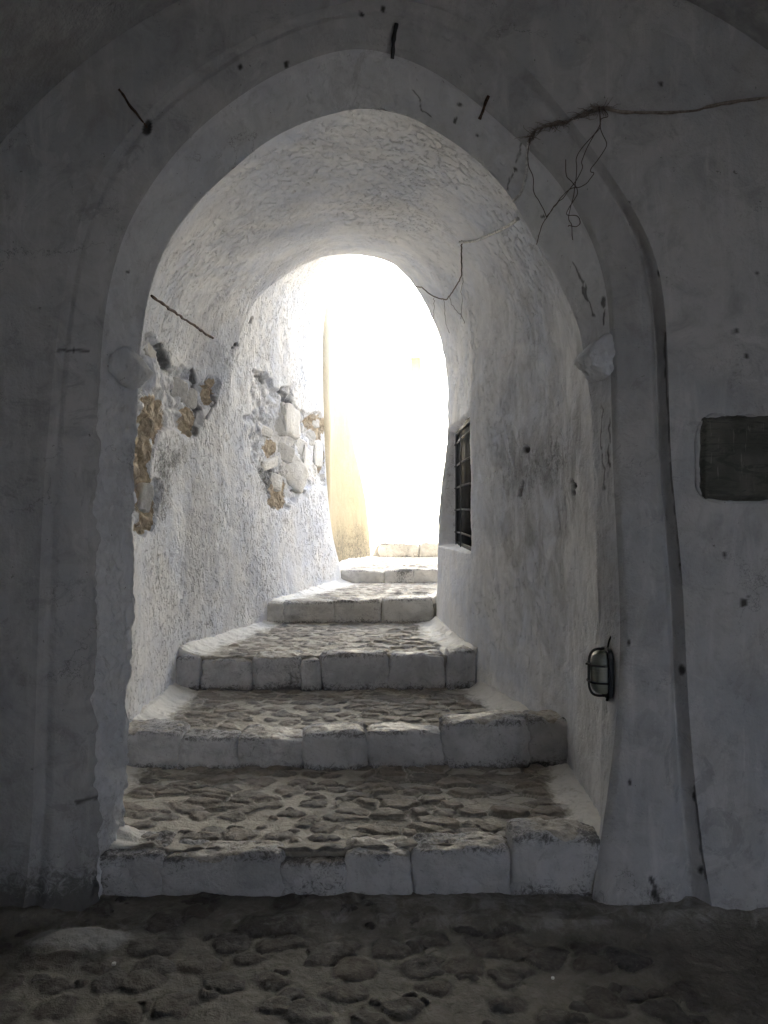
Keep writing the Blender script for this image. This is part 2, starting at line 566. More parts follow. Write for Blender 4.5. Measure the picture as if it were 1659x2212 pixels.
def polymask(x, y, poly, soft, nz=None, namp=0):
    """signed distance mask (1 inside)"""
    if nz is not None:
        x = x + nz[0] * namp; y = y + nz[1] * namp
    poly = np.array(poly, float)
    inside = np.zeros(x.shape, bool)
    dmin = np.full(x.shape, 1e9)
    n = len(poly)
    for i in range(n):
        a, b = poly[i], poly[(i + 1) % n]
        cond = ((a[1] > y) != (b[1] > y))
        with np.errstate(divide='ignore', invalid='ignore'):
            xi = (b[0] - a[0]) * (y - a[1]) / (b[1] - a[1] + 1e-12) + a[0]
        inside ^= cond & (x < xi)
        e = b - a
        t = np.clip(((x - a[0]) * e[0] + (y - a[1]) * e[1]) / (e @ e), 0, 1)
        dmin = np.minimum(dmin, np.hypot(x - a[0] - t * e[0], y - a[1] - t * e[1]))
    sd = np.where(inside, dmin, -dmin)
    return sm(-soft, soft, sd), sd


def linedist(x, y, pts):
    dmin = np.full(x.shape, 1e9)
    for a, b in zip(pts[:-1], pts[1:]):
        a = np.array(a, float); e = np.array(b, float) - a
        t = np.clip(((x - a[0]) * e[0] + (y - a[1]) * e[1]) / (e @ e), 0, 1)
        dmin = np.minimum(dmin, np.hypot(x - a[0] - t * e[0], y - a[1] - t * e[1]))
    return dmin


def ef(P, n=4, first=True, last=True):
    h = P.shape[0]
    w = np.ones(h)
    i = np.arange(h)
    if first: w = np.minimum(w, i / n)
    if last: w = np.minimum(w, (h - 1 - i) / n)
    return np.clip(w, 0, 1)[:, None]


def flare(P):
    """plaster swelling towards the foot of the front wall"""
    X, Z = P[..., 0], P[..., 2]
    n = fbm(P, .25, 301, 3)
    a = .06 * np.exp(-np.clip(Z + .04 * n, 0, 9) / .09)
    a = a + .03 * np.exp(-((X - .98) / .20) ** 2) * sm(.62, -.05, Z + .10 * n) + .05 * np.exp(-((X - 1.45) / .25) ** 2) * sm(.25, -.05, Z)
    a = a + .06 * np.exp(-((X + 1.22) / .16) ** 2) * sm(.45, -.05, Z + .1 * n)
    P[..., 1] -= a
    # jamb foot swells into the opening on the right
    P[..., 0] -= .012 * np.exp(-((X - .93) / .12) ** 2) * sm(.9, .05, Z + .10 * n)
    P[..., 0] += np.exp(-((X + 1.12) / .09) ** 2) * sm(2.1, 1.8, Z) * (.045 * fbm(P, (.11, .11, .16), 303, 4, .6) + .012 * fbm(P, .035, 304, 2))
    return P


BVH = []


def surf(name, P, mat, parent, attrs, flip=False, bvh=True):
    h, w = P.shape[:2]
    q = gridq(h, w, flip)
    o = npmesh(name, P, q, mat, parent, attrs)
    if bvh:
        BVH.append(BVHTree.FromPolygons([tuple(v) for v in P[::2, ::2].reshape(-1, 3).tolist()], gridq(*P[::2, ::2].shape[:2]).tolist()))
    return o


def hit(x, y, off=0.004, w=None):
    o = Vector((0, 0, EYE)); dr = Vector(((x - CX) / F, 1, (CY - y) / F)).normalized()
    best = None
    for b in (BVH if w is None else [BVH[i] for i in w]):
        r = b.ray_cast(o, dr)
        if r[0] is not None and (best is None or r[3] < best[3]):
            best = r
    if best is None:
        if w is not None: return hit(x, y, off)
        return hit(x + 3, y + 2, off)
    loc, n = best[0], best[1]
    if n.dot(dr) > 0: n = -n
    return np.array(loc + n * off), np.array(n)


# ================================================================== archway wall (front face, band, reveal)
arch = empty('archway_wall', 'grey limewashed wall pierced by the big round archway nearest the viewer', 'wall', (0, WALL, 0))
R0 = room_ring(WALL)
P = loft([R0, R1], [90])
x, y = proj(P)
P[..., 1] -= ef(P) * (.012 * fbm(P, .7, 3, 3) + .004 * fbm(P, .12, 4, 3) + .0015 * fbm(P, .03, 5, 2))
P = flare(P)
vz = P[..., 2]
stain_shade = .7 * sm(.55, .0, vz) * (x < 700) + .45 * sm(.35, -.02, vz) * (x > 700)
stain_shade += .75 * sm(420, 60, x) * sm(500, 1700, y) + .25 * blob(x, y, 1560, 1330, 160, 260) + .35 * blob(x, y, 1540, 830, 80, 60)
stain_shade += .35 * (x > 1340) * sm(25, -5, y - (400 - (x - 1360) * .32 + 0)) * 0
dirt = 1.1 * sm(.30, 0, vz) * (x < 700) + .7 * sm(.16, .0, vz) + .35 * blob(x, y, 1500, 1150, 60, 500) * .5
dirt += .5 * blob(x, y, 1590, 790, 60, 70) + .3 * blob(x, y, 40, 1850, 120, 140)
crk = np.zeros_like(x)
nzx = fbm(P, .05, 21, 2) * 5
for pts, wd in (([(1150, 600), (1152, 640)], 0), ([(1340, 1300)], 0)):
    pass
for (cx_, cy_, r) in ((1424, 182, 4), (1604, 1302, 6), (1565, 1198, 4), (145, 1208, 5), (230, 1245, 4), (1618, 1290, 3), (1636, 590, 3), (1590, 716, 4),
                      (1510, 1050, 5), (1180, 466, 0.1), (1610, 770, 3), (1355, 440, 3)):
    crk = np.maximum(crk, sm(r + 2, r - 1, np.hypot(x + nzx - cx_, (y - cy_) * .7)))
surf('wall_face', P, MT['front'], arch, dict(dirt=dirt, stain_shade=stain_shade, bare=x * 0, crack=crk))

# band: groove, flat band, rounded arris, reveal
gl = np.clip((R1[:, 0] > .9) * sm(3.1, 2.2, R1[:, 2]), 0, 1)
tg_ = (1 - gl)[:, None]
G1 = lerp(R1, R3, .11 + .03 * tg_); G1[:, 1] = 2.885 + .035 * gl
G2 = lerp(R1, R3, .24 + .08 * tg_); G2[:, 1] = 2.879 + .006 * gl
G3 = lerp(R1, R3, .60); G3[:, 1] = 2.897
G4 = lerp(R1, R3, .93); G4[:, 1] = 2.925
P = loft([R1, G1, G2, G3, G4, R3], [10, 12, 20, 26, 6])
for _ in range(6): P[1:-1] = .25 * P[:-2] + .5 * P[1:-1] + .25 * P[2:]
x, y = proj(P)
N = gnorm(P)
# on the upper arch the groove is only a soft fold
up = sm(900, 500, y)[..., None]
P = P + N * (ef(P, 4) * (.006 * fbm(P, .5, 13, 3) + .005 * fbm(P, .09, 14, 3) + .0015 * fbm(P, .03, 15, 2)))[..., None]
P = flare(P)
stain_shade = .8 * blob(x, y, 1400, 640, 70, 260) + .75 * sm(1.6, .2, P[..., 2]) * (x < 700) + .2 * sm(600, 0, y) + .5 * sm(700, 200, y) * (x > 1100) * .5  # right oval puts the shade of the hollow band into the tone
stain_shade += .35 * blob(x, y, 1350, 1330, 60, 120)
dirt = 1.2 * sm(.4, 0, P[..., 2]) * (x < 700) + .7 * sm(.16, .0, P[..., 2]) + .45 * blob(x, y, 1345, 1250, 22, 180) + .3 * blob(x, y, 1440, 800, 20, 300) + .5 * blob(x, y, 1410, 1900, 30, 50)
dirt += .4 * blob(x, y, 420, 230, 60, 30)
crk = np.zeros_like(x)
nzx = fbm(P, .04, 22, 2) * 5
for (cx_, cy_, r) in ((1473, 1447, 7), (1498, 1720, 6), (1405, 1915, 6), (1400, 1890, 5), (1508, 1875, 5), (1360, 1388, 4), (318, 275, 11), (1426, 590, 4),
                      (620, 140, 5), (520, 145, 4), (780, 30, 4), (830, 20, 5), (1470, 1220, 3), (1362, 1690, 4), (160, 757, 3)):
    crk = np.maximum(crk, sm(r + 2, r - 2, np.hypot(x + nzx - cx_, (y - cy_) * .6)))
for pts, wd in (([(1436, 720), (1440, 850), (1452, 1000)], 2), ([(1500, 1700), (1512, 1830), (1522, 1900)], 2.5), ([(1404, 1890), (1412, 1925)], 3),
                ([(125, 757), (190, 758)], 2.5), ([(205, 1722), (165, 1732)], 4), ([(1448, 1000), (1468, 1200), (1475, 1260)], 1.6)):
    crk = np.maximum(crk, .8 * sm(wd + 1.5, wd - 1, linedist(x + nzx * .6, y, pts)))
surf('arch_band', P, MT['front'], arch, dict(dirt=dirt, stain_shade=stain_shade, bare=x * 0, crack=crk))

R3b = lerp(R3, R4, .05); R3b[:, 1] = 2.985
P = loft([R3, R3b, R4], [5, 58])
x, y = proj(P)
N = gnorm(P)
left = (x < 829).astype(float)
low = sm(820, 960, y)
rough = left * low
vst = (.05, .05, .11)
P = P + N * (ef(P, 3) * (.010 * fbm(P, .35, 31, 3) + .006 * fbm(P, .07, 32, 3) + .0025 * fbm(P, .025, 33, 2)
             + rough * (.034 * fbm(P, vst, 34, 4, .6) - .02 * sm(.1, .5, fbm(P, (.06, .06, .16), 37, 3)) + .006 * fbm(P, .02, 35, 2))
             + (1 - left) * low * .004 * fbm(P, (.02, .02, .25), 36, 2)))[..., None]
# flaky chips on upper right of the reveal
crk = np.zeros_like(x)
nzx = fbm(P, .04, 23, 2) * 6
nzy = fbm(P, .04, 24, 2) * 6
crk = crk * 0
lines = [([(890, 195), (905, 215), (915, 240), (930, 250)], 2), ([(1240, 568), (1262, 620), (1282, 680)], 3), ([(1258, 620), (1268, 650)], 4),
         ([(1303, 640), (1306, 700)], 4), ([(1138, 1)], 0), ([(1128, 300), (1122, 330), (1113, 365), (1098, 400), (1092, 420)], 2.2),
         ([(1300, 880), (1306, 1060)], 1.6), ([(1318, 905), (1316, 1010)], 2.2), ([(683, 264), (702, 254), (720, 249)], 2.5), ([(785, 236), (820, 238), (850, 245), (905, 264), (942, 285)], 2.2), ([(508, 366), (524, 350)], 2), ([(556, 322), (600, 295)], 1.2)]
for pts, wd in lines:
    if len(pts) > 1:
        crk = np.maximum(crk, .8 * sm(wd * .6 + 1.2, wd * .6 - 1, linedist(x + nzx, y + nzy, pts)) * (fbm(P, .03, 77, 2) > -.45))
for (cx_, cy_, r) in ((1113, 365, 8), (993, 228, 6), (985, 258, 7), (1030, 295, 5), (1170, 467, 6), (955, 176, 3), (1055, 240, 3), (415, 297, 3), (277, 588, 6), (1290, 797, 7)):
    crk = np.maximum(crk, .9 * sm(r * .8 + 1.5, r * .8 - 2, np.hypot(x + nzx * 1.3 - cx_, y + nzy * 1.3 - cy_)))
stain_shade = .15 * sm(.5, .1, P[..., 2]) * left + .1 * sm(500, 100, y)
stain_shade = stain_shade + .3 * (1 - left) * sm(1500, 1800, y)
dirt = .25 * rough + .25 * left * sm(1650, 1800, y) + .25 * (1 - left) * sm(1350, 1600, y)
P = P - N * 0
P = flare(P)
surf('arch_reveal', P, MT['reveal'], arch, dict(dirt=dirt, stain_shade=stain_shade, bare=x * 0, crack=crk))


for (ix, iy, idp, isz, sd_) in ((278, 796, 3.08, (.14, .17, .13), 5), (1298, 776, 3.04, (.15, .22, .15), 6)):
    V, Q, N, kk = rock_vq(W(ix, iy, idp), isz, sd_, 30, .25, .12, np.array(Matrix.Rotation(.85, 3, 'Y')))
    V = V + N * (.008 * fbm(V, .05, sd_, 4))[:, None]
    z = V[:, 0] * 0
    npmesh('impost', V, Q, MT['reveal'], arch, dict(dirt=z + .1, stain_shade=z + .1, bare=z, crack=z))

# ================================================================== tunnel
tun = empty('vaulted_passage', 'white stippled limewash tunnel vault climbing behind the archway', 'passage', (0, 3.4, 0))
# closing strip between reveal and the wider tunnel
P = loft([flare(R4.copy()), TA], [6])
surf('vault_edge', P, MT['tunnel'], tun, dict(dirt=P[..., 0] * 0, stain_shade=P[..., 0] * 0, bare=P[..., 0] * 0, crack=P[..., 0] * 0 + 0), bvh=False)

# bay two flares outward above the springing so the edge of the first vault shows
B2 = B.copy()
hz = sm(2.4, 3.1, B[:, 2]); rgt = sm(-.2, .3, B[:, 0])
B2[:, 2] += .10 * sm(2.6, 3.3, B[:, 2])
B2[:, 0] += .30 * rgt * sm(.8, 2.2, B[:, 2]) - .05 * (1 - rgt) * hz
B2[:, 1] += .03
P = loft([TA, T0, T1, T2, B, B2, C], [44, 52, 56, 90, 6, 150], smooth=False)
# soften ring creases along the length
lowz = (1 - sm(1.9, 2.7, P[..., 2:3])) * (P[..., 0:1] < 0)
for it in range(40):
    Q_ = .25 * P[:-2] + .5 * P[1:-1] + .25 * P[2:]
    wq = lowz[1:-1] if it >= 3 else 1.0
    P[1:-1] = P[1:-1] * (1 - wq) + Q_ * wq
# keep the B edge crisp on the crown and right: re-sharpening is not needed, radius is small
x, y = proj(P)
N = gnorm(P)
cen = np.array([-.2, 0, 1.6])
sgn = np.sign(np.sum(N * (cen - P) * np.array([1, 0, 1]), axis=-1))[..., None]
N = N * sgn
crownf = sm(2.3, 3.0, P[..., 2])
disp = .022 * fbm(P, .8, 41, 2) + .010 * fbm(P, .22, 42, 3) + .0045 * fbm(P, .055, 43, 3) + .0016 * fbm(P, .018, 44, 2)
leftw = P[..., 0] < -.3
nz = (fbm(P, .10, 51, 3), fbm(P, .10, 52, 3))
patch1 = [(300, 735), (325, 722), (345, 745), (358, 790), (372, 800), (400, 792), (418, 800), (425, 830), (448, 822), (470, 812), (476, 840), (468, 870),
          (445, 880), (436, 905), (425, 945), (405, 948), (395, 925), (370, 925), (350, 925), (335, 945), (330, 975), (325, 1010), (340, 1040), (350, 1080),
          (338, 1110), (332, 1150), (285, 1155), (280, 900), (300, 830), (308, 800), (300, 770)]
patch2 = [(545, 805), (575, 800), (590, 830), (612, 840), (622, 838), (635, 880), (660, 890), (690, 895), (700, 915), (702, 1045), (675, 1055), (650, 1060),
          (640, 1085), (605, 1105), (580, 1085), (570, 1040), (545, 1000), (538, 950), (530, 900), (560, 880), (548, 840)]
m1, s1 = polymask(x, y, patch1, 4, nz, 16)
m2, s2 = polymask(x, y, patch2, 3, nz, 12)
m1 = m1 * leftw; m2 = m2 * leftw
mm = np.maximum(m1, m2)
f1, f2, r1, r2 = cells(P[..., 1] + .09 * nz[0], P[..., 2] + .08 * nz[1], .24, .13, 5)
rub = sm(.0, .45, f2 - f1 + .15 * fbm(P, .06, 63, 3))
disp = disp - mm * (.048 - .030 * rub * (.3 + .7 * r1) + .034 * fbm(P, .09, 61, 4, .6))
bare = mm * np.clip((1 - rub) * 1.0 + .55 * (r2 > .62) + .45 * fbm(P, .12, 62, 3), 0, 1)
# tan areas seen in the photograph
tan = sum(blob(x, y, *a) for a in ((336, 905, 24, 50), (412, 915, 16, 34), (458, 845, 13, 26), (312, 1000, 20, 55), (325, 1110, 20, 50), (590, 968, 13, 18), (680, 912, 20, 16), (697, 960, 10, 50), (605, 1065, 16, 32)))
bare = np.clip(tan * mm * (1.5 + 1.0 * fbm(P, .07, 64, 4, .6)) + .25 * mm * (1 - rub) * (r2 > .5), 0, 1)
# window embrasure in the right wall
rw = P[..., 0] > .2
zz, dd = P[..., 2], P[..., 1]
wz0, wz1 = 1.275, 2.24
wob = .02 * fbm(P, .2, 71, 2)
wm = sm(5.14, 5.17, dd + wob) * sm(6.36, 6.32, dd + wob) * sm(wz0 - .015, wz0 + .015, zz + wob * .5) * sm(wz1 + .03, wz1 - .03, zz + wob) * rw
crk = np.zeros_like(x)
nzx = fbm(P, .05, 25, 2) * 4
for (cx_, cy_, r) in ((1135, 972, 7), (1240, 1050, 6), (1235, 1040, 3), (512, 745, 4), (505, 752, 3), (1237, 1065, 4)):
    crk = np.maximum(crk, sm(r + 2, r - 1, np.hypot(x + nzx - cx_, y - cy_)))
for pts, wd in (([(1127, 1040), (1118, 1070)], 1.6), ([(545, 685), (540, 700)], 1), ([(546, 800), (556, 812), (576, 815), (578, 828)], 2),
                ([(345, 745), (356, 770), (364, 795)], 5), ([(612, 842), (628, 870)], 5), ([(418, 800), (432, 845), (436, 870), (428, 940)], 3), ([(470, 820), (470, 860), (450, 905)], 1.5),
                ([(590, 1015), (598, 1030)], 4), ([(640, 1060), (655, 1062)], 3)):
    crk = np.maximum(crk, .8 * sm(wd + 2, wd - 1, linedist(x + nzx, y + nzx * .7, pts)))
disp = disp - .02 * crk
P = P + N * (disp * ef(P, 3))[..., None]
P[..., 0] = P[..., 0] * (1 - wm) + wm * .645
# inward flare at the foot
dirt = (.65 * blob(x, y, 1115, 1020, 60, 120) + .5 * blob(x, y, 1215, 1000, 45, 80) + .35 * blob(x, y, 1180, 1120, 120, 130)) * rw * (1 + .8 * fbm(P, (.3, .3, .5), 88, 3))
dirt += .9 * blob(x, y, 385, 985, 45, 45) * leftw + .7 * blob(x, y, 355, 1060, 22, 90) * leftw + .75 * blob(x, y, 585, 1040, 30, 45) * leftw + .5 * blob(x, y, 605, 1040, 60, 70) * leftw
dirt += .30 * sm(0, -14, s1) * sm(-30, -10, s1) * leftw + .35 * blob(x, y, 320, 740, 25, 25)
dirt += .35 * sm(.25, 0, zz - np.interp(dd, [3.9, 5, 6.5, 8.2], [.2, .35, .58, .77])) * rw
dirt += .5 * (wm > .3) * (x < 1000) + .35 * blob(x, y, 1005, 905, 14, 10)
stain_shade = (.85 + .5 * fbm(P, .3, 89, 3)) * blob(x, y, 1150, 1050, 120, 200) * rw + .8 * sm(.1, .75, P[..., 0]) * sm(3.4, 2.6, zz) * sm(6.0, 4.0, dd) + .12 * crownf * sm(5.2, 3.6, dd)  # broad right-wall term paints the weaker light there; the oval is mould
surf('vault', P, MT['tunnel'], tun, dict(dirt=dirt, stain_shade=stain_shade, bare=bare, crack=crk, smooth=np.clip(rw * .5 * sm(3.0, 2.2, zz), 0, 1)), bvh=True)
TUNP = P
# outer facade round the far mouth
Cr = P[-1].copy()
far = section([(-3.2, 8.17, -.15), (-3.2, 8.17, 3)], [(-3.2, 8.17, 3), (-3.2, 8.17, 4.95), (.2, 8.17, 4.95)], [(.2, 8.17, 4.95), (3.4, 8.17, 4.95), (3.4, 8.17, 3)], [(3.4, 8.17, 3), (3.4, 8.17, -.15)])
Pf = loft([Cr, far], [24])
z = Pf[..., 0] * 0
surf('far_facade', Pf, MT['white'], tun, dict(dirt=z, stain_shade=z, bare=z, crack=z), bvh=False)

# exposed stones in the two broken patches
stones = [(625, 910, 44, 62, .1, 1), (645, 965, 30, 34, .2, 0), (600, 915, 40, 46, 0, 0), (612, 978, 44, 34, .3, 0), (632, 1020, 60, 62, .5, 1), (583, 1000, 34, 22, -.2, 0),
          (668, 945, 22, 30, 0, 0), (662, 1000, 24, 60, .15, 0), (688, 980, 20, 52, 0, 0), (594, 1040, 26, 34, .2, 0), (570, 930, 30, 22, .1, 0),
          (320, 755, 26, 40, .3, 0), (345, 820, 40, 28, .3, 0), (385, 840, 34, 44, .2, 0), (410, 860, 26, 40, .1, 0), (418, 905, 16, 30, .2, 0), (450, 842, 14, 26, 0, 0),
          (308, 1075, 26, 56, .2, 1), (372, 885, 28, 24, .2, 0), (330, 860, 20, 30, 0, 0), (565, 865, 30, 30, 0, 0), (680, 915, 16, 18, 0, 0)]
for i, (sx, sy, sw, sh, ro, big) in enumerate(stones):
    if i in (12, 15, 16, 18, 19, 20): continue
    c0, n0 = hit(sx, sy, -.014 if not big else .004, [-1])
    c0 = np.array(c0); dpt = c0[1]
    # wall tangent along depth
    tg = np.array([n0[1], -n0[0], 0]); tg /= np.linalg.norm(tg)
    if tg[1] < 0: tg = -tg
    upv = np.array([0, 0, 1.0])
    nn = np.cross(upv, tg)
    if nn @ n0 < 0: nn = -nn
    # pixel width -> metres along the wall
    dpx = (CX + (c0 + tg * .01)[0] / (c0 + tg * .01)[1] * F) - (CX + c0[0] / c0[1] * F)
    wm_ = min(abs(sw / (dpx / .01)), .42); hm_ = sh / F * dpt
    R = np.stack([tg, nn, upv], 1)
    a = Matrix.Rotation(ro, 3, 'Y')
    R = R @ np.array(a)
    V, Q, _, _ = rock_vq(c0, (wm_ * 1.1, .07 + .03 * big, hm_ * 1.1), 100 + i, 16, .25, .16, R, .6)
    npmesh('exposed_stone', V, Q, MT['rub'], tun)

# ---- barred window in the right wall
win = empty('window', 'narrow barred window set in the right tunnel wall', 'window', (.63, 5.75, 1.72))
XW = .60


def wallx(dd_):
    return XW + (5.75 - dd_) * .02


pz0, pz1 = 1.25, 2.28
boxes('pane', [((XW + .026, 5.75, 1.76), (.01, 1.16, 1.0))], MT['void'], win)
boxes('frame', [((XW + .018, 5.72, pz0 + .04), (.02, 1.2, .03)), ((XW + .018, 5.72, pz1 - .07), (.02, 1.2, .03)),
                ((XW + .018, 6.31, 1.76), (.02, .03, .9))], MT['iron'], win, .004)
for j, dd_ in enumerate((5.75, 6.12)):
    tubes('bar', [(np.array([(XW - .005, dd_, pz0 + .02), (XW - .005, dd_ + .004, 1.75), (XW - .005, dd_, pz1 - .09)]), .006)], MT['bars'], win)
for j, zz_ in enumerate(np.linspace(1.38, 2.12, 5)):
    tubes('bar', [(np.array([(XW + .006, 5.18, zz_), (XW + .004, 5.8, zz_ + .006), (XW + .006, 6.31, zz_)]), .008)], MT['bars'], win)

# ================================================================== floor, treads, kerb stones
DS = [2.95, 3.93, 5.0, 6.47, 8.15, 10.4]
ZS = [0, .20, .35, .584, .766, .908, 1.10]
XLf = lambda D: np.interp(D, [2.0, 2.84, 2.95, 3.15, 3.18, 3.93, 5.0, 5.7, 6.47, 8.15, 8.3, 8.8, 9.4, 10, 10.6, 11.5, 14], [-2.2, -2.2, -1.15, -1.10, -1.36, -1.40, -1.40, -1.26, -1.09, -.47, -.66, -.58, -.42, -.25, -.30, -.9, -3])
XRf = lambda D: np.interp(D, [2.0, 2.84, 2.95, 3.15, 3.93, 4.5, 5.1, 6.4, 8.15, 15], [2.4, 2.4, .87, .90, .97, .80, .60, .44, .90, 2.4])


def tread(name, d0, d1, z, step, seed, parent, kind=None, xl=None, xr=None, slope=0.0, dens=.62, rise=0, washy=0.0):
    a = min(XLf(d0), XLf((d0 + d1) / 2), XLf(d1)) - .12 if xl is None else xl
    b = max(XRf(d0), XRf((d0 + d1) / 2), XRf(d1)) + .12 if xr is None else xr
    nx, ny = int((b - a) / step) + 1, int((d1 - d0) / step) + 1
    X, Y = np.meshgrid(np.linspace(a, b, nx), np.linspace(d0, d1, ny))
    Z = np.full_like(X, z) + slope * (Y - d0)
    P = np.stack([X, Y, X * 0], -1)
    wx, wy = fbm(P, .09, seed, 3), fbm(P, .09, seed + 1, 3)
    u, v = X + .04 * wx + .004 * fbm(P, .03, seed + 41, 2), Y + .03 * wy + .003 * fbm(P, .03, seed + 42, 2)
    # centre: separated oval cobbles; right: tightly packed shards; both blended by a wandering border
    cx = (XLf(Y) + XRf(Y)) / 2 + .25 * fbm(P, .6, seed + 9, 2)
    f1, f2, r1, r2 = cells(u, v, .155 if d1 == 3.0 else .135, .118 if d1 == 3.0 else .105, seed + 2, .75)
    rad = .31 + .20 * r1
    m1 = sm(0.07, -.05, f1 - rad) * (r2 < dens)
    h1 = np.clip(1 - (f1 / rad) ** 4, 0, 1) ** .6 * m1 * .011 + m1 * .006 * fbm(P, .06, seed + 33, 3)
    wu = .05 * fbm(P, .16, seed + 21, 4, .6); wv = .035 * fbm(P, .13, seed + 22, 4, .6)
    g1, g2, q1, q2 = cells(X * .9 + .3 * Y + wu, Y + wv, .135, .075, seed + 5, .95)
    m2 = sm(.04, .20 + .2 * q1, g2 - g1 + .10 * wx) * (q2 > .22)
    h2 = m2 * (.013 + .014 * (q1 - .3)) + m2 * .05 * (q2 - .5) * 0.4
    rt = sm(-.05, .1, (X - cx) - .12 + .25 * fbm(P, .35, seed + 8, 3)) * (1 - .0)
    rt = np.maximum(rt, .9 * sm(.35, .42, -(X - cx) * .6 + .3 * fbm(P, .4, seed + 11, 2)))
    if d1 == 3.0: rt = rt * 0
    e1, e2, p1, p2 = cells(X + .03 * wy, Y + .03 * wx, .088, .068, seed + 31, .85)
    rd2 = .24 + .22 * p1
    m3 = sm(.07, -.05, e1 - rd2) * (p2 < (.2 if d1 == 3.0 else .35)) * (m1 < .2)
    h1 = np.maximum(h1, np.clip(1 - (e1 / rd2) ** 4, 0, 1) ** .6 * m3 * .010)
    r2 = np.where(m3 > .3, p2 * dens / .45, r2)
    m1 = np.maximum(m1, m3)
    stone = m1 * (1 - rt) + m2 * rt
    tone = np.where(rt > .5, q2, r2 / dens)
    if d1 == 3.0: h2 = h2 * .6
    elif d0 > 3.8: h1, h2 = h1 * .75, h2 * .8
    relief = h1 * (1 - rt) + h2 * rt
    Z = Z + .010 * fbm(P, .35, seed + 3, 3) + .005 * fbm(P, .05, seed + 4, 3) + .0016 * fbm(P, .014, seed + 6, 2)
    dl, dr = X - XLf(Y), XRf(Y) - X
    dw = np.minimum(dl, dr)
    dw = dw + .03 * fbm(P, .25, seed + 14, 2)
    Z = Z + (.035 if d0 < 3.2 else .065) * np.exp(-np.clip(dw, 0, 9) / .06)
    if d1 == 3.0:
        df = (2.79 - Y) + .04 * fbm(P, .3, seed + 15, 2)
        op = 1 - .5 * sm(-1.45, -1.1, X) * sm(1.25, .75, X)
        Z = Z + .06 * op * np.exp(-np.clip(df - .03, 0, 9) / .07)
        bl = blob(X, Y, -1.09, 2.64, .20, .075, 2)
        Z = Z + .035 * bl
        washy = bl * .9 + .62 * np.exp(-(np.clip(df - .02, 0, 9) / .13) ** 2) * (.78 + .22 * sm(-.3, .3, X))
    wash = washy + .95 * np.exp(-(np.clip(dl, 0, 9) / .17) ** 2) + .85 * np.exp(-(np.clip(dr, 0, 9) / .16) ** 2)
    # grime and swept lime along the foot of the next riser
    keep = 1 - .88 * sm(.30, .70, wash + .3 * fbm(P, .12, seed + 19, 3))
    if d1 == 3.0: keep = keep * (1 - .75 * sm(.55, 1.0, X + .4 * fbm(P, .4, seed + 25, 3))) * (1 - .5 * sm(-.9, -1.4, X + .4 * fbm(P, .4, seed + 26, 3)))
    Z = Z + .012 * np.clip(wash, 0, 1) * fbm(P, (.09, .05, .05), seed + 27, 3)
    Z = Z + relief * keep
    crack = .6 * (1 - rt) * sm(.10, .0, np.abs(f1 - rad - .03)) * (r2 < dens) * (m1 < .8) + .75 * rt * sm(.10, .02, g2 - g1) + .75 * sm(.10, .0, d1 - Y) * (.5 + .5 * wx)
    crack = crack * keep; stone = stone * keep
    wash = wash * (.9 + .25 * wy)
    P = np.stack([X, Y, Z], -1)
    if rise:
        fr = np.repeat(P[:1], 8, 0)
        fr[:, :, 2] = np.linspace(z - rise - .03, z - .02, 8)[:, None] + 0 * fr[:, :, 2]
        P = np.concatenate([fr, P], 0)
        ex = lambda A, val: np.concatenate([np.full((8, A.shape[1]), val), A], 0)
        stone, tone, wash, crack = ex(stone, 0), ex(tone, 0), ex(wash, .35), ex(crack, .35)
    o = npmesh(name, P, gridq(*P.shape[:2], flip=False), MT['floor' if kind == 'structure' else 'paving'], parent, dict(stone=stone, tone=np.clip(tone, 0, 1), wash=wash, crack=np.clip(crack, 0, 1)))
    if kind: o['kind'] = kind
    return o


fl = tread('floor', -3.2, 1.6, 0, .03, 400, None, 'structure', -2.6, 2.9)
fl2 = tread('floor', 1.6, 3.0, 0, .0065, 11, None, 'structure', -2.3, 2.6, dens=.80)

labels = ['lowest whitewashed stone step under the mouth of the archway', 'second stone step from the bottom, its white riser spanning the tunnel',
          'third stone step from the bottom with rounded bulging kerb stones', 'fourth stone step from the bottom, between crumbling wall and window wall',
          'fifth step from the bottom, pale and sunlit at the tunnel mouth', 'topmost step outside in full sun with a rounded left end']
KS = [
    [(203, 350, 1842, 1965), (352, 608, 1846, 1968), (612, 742, 1858, 1965), (748, 884, 1838, 1962), (898, 1100, 1832, 1950), (1108, 1300, 1806, 1960)],
    [(250, 386, 1580, 1648), (388, 512, 1592, 1650), (514, 652, 1592, 1655), (656, 788, 1584, 1655), (792, 952, 1578, 1650), (956, 1140, 1556, 1640), (1143, 1240, 1550, 1635)],
    [(372, 428, 1416, 1478), (431, 541, 1422, 1490), (545, 652, 1414, 1488), (654, 690, 1424, 1490), (692, 838, 1412, 1488), (841, 961, 1410, 1484), (966, 1028, 1404, 1470)],
    [(552, 610, 1300, 1342), (612, 718, 1300, 1346), (721, 822, 1297, 1344), (828, 932, 1293, 1336)],
    [(736, 830, 1232, 1260), (832, 893, 1230, 1260), (895, 952, 1229, 1257)],
    [(820, 905, 1174, 1206), (907, 985, 1173, 1204)],
]
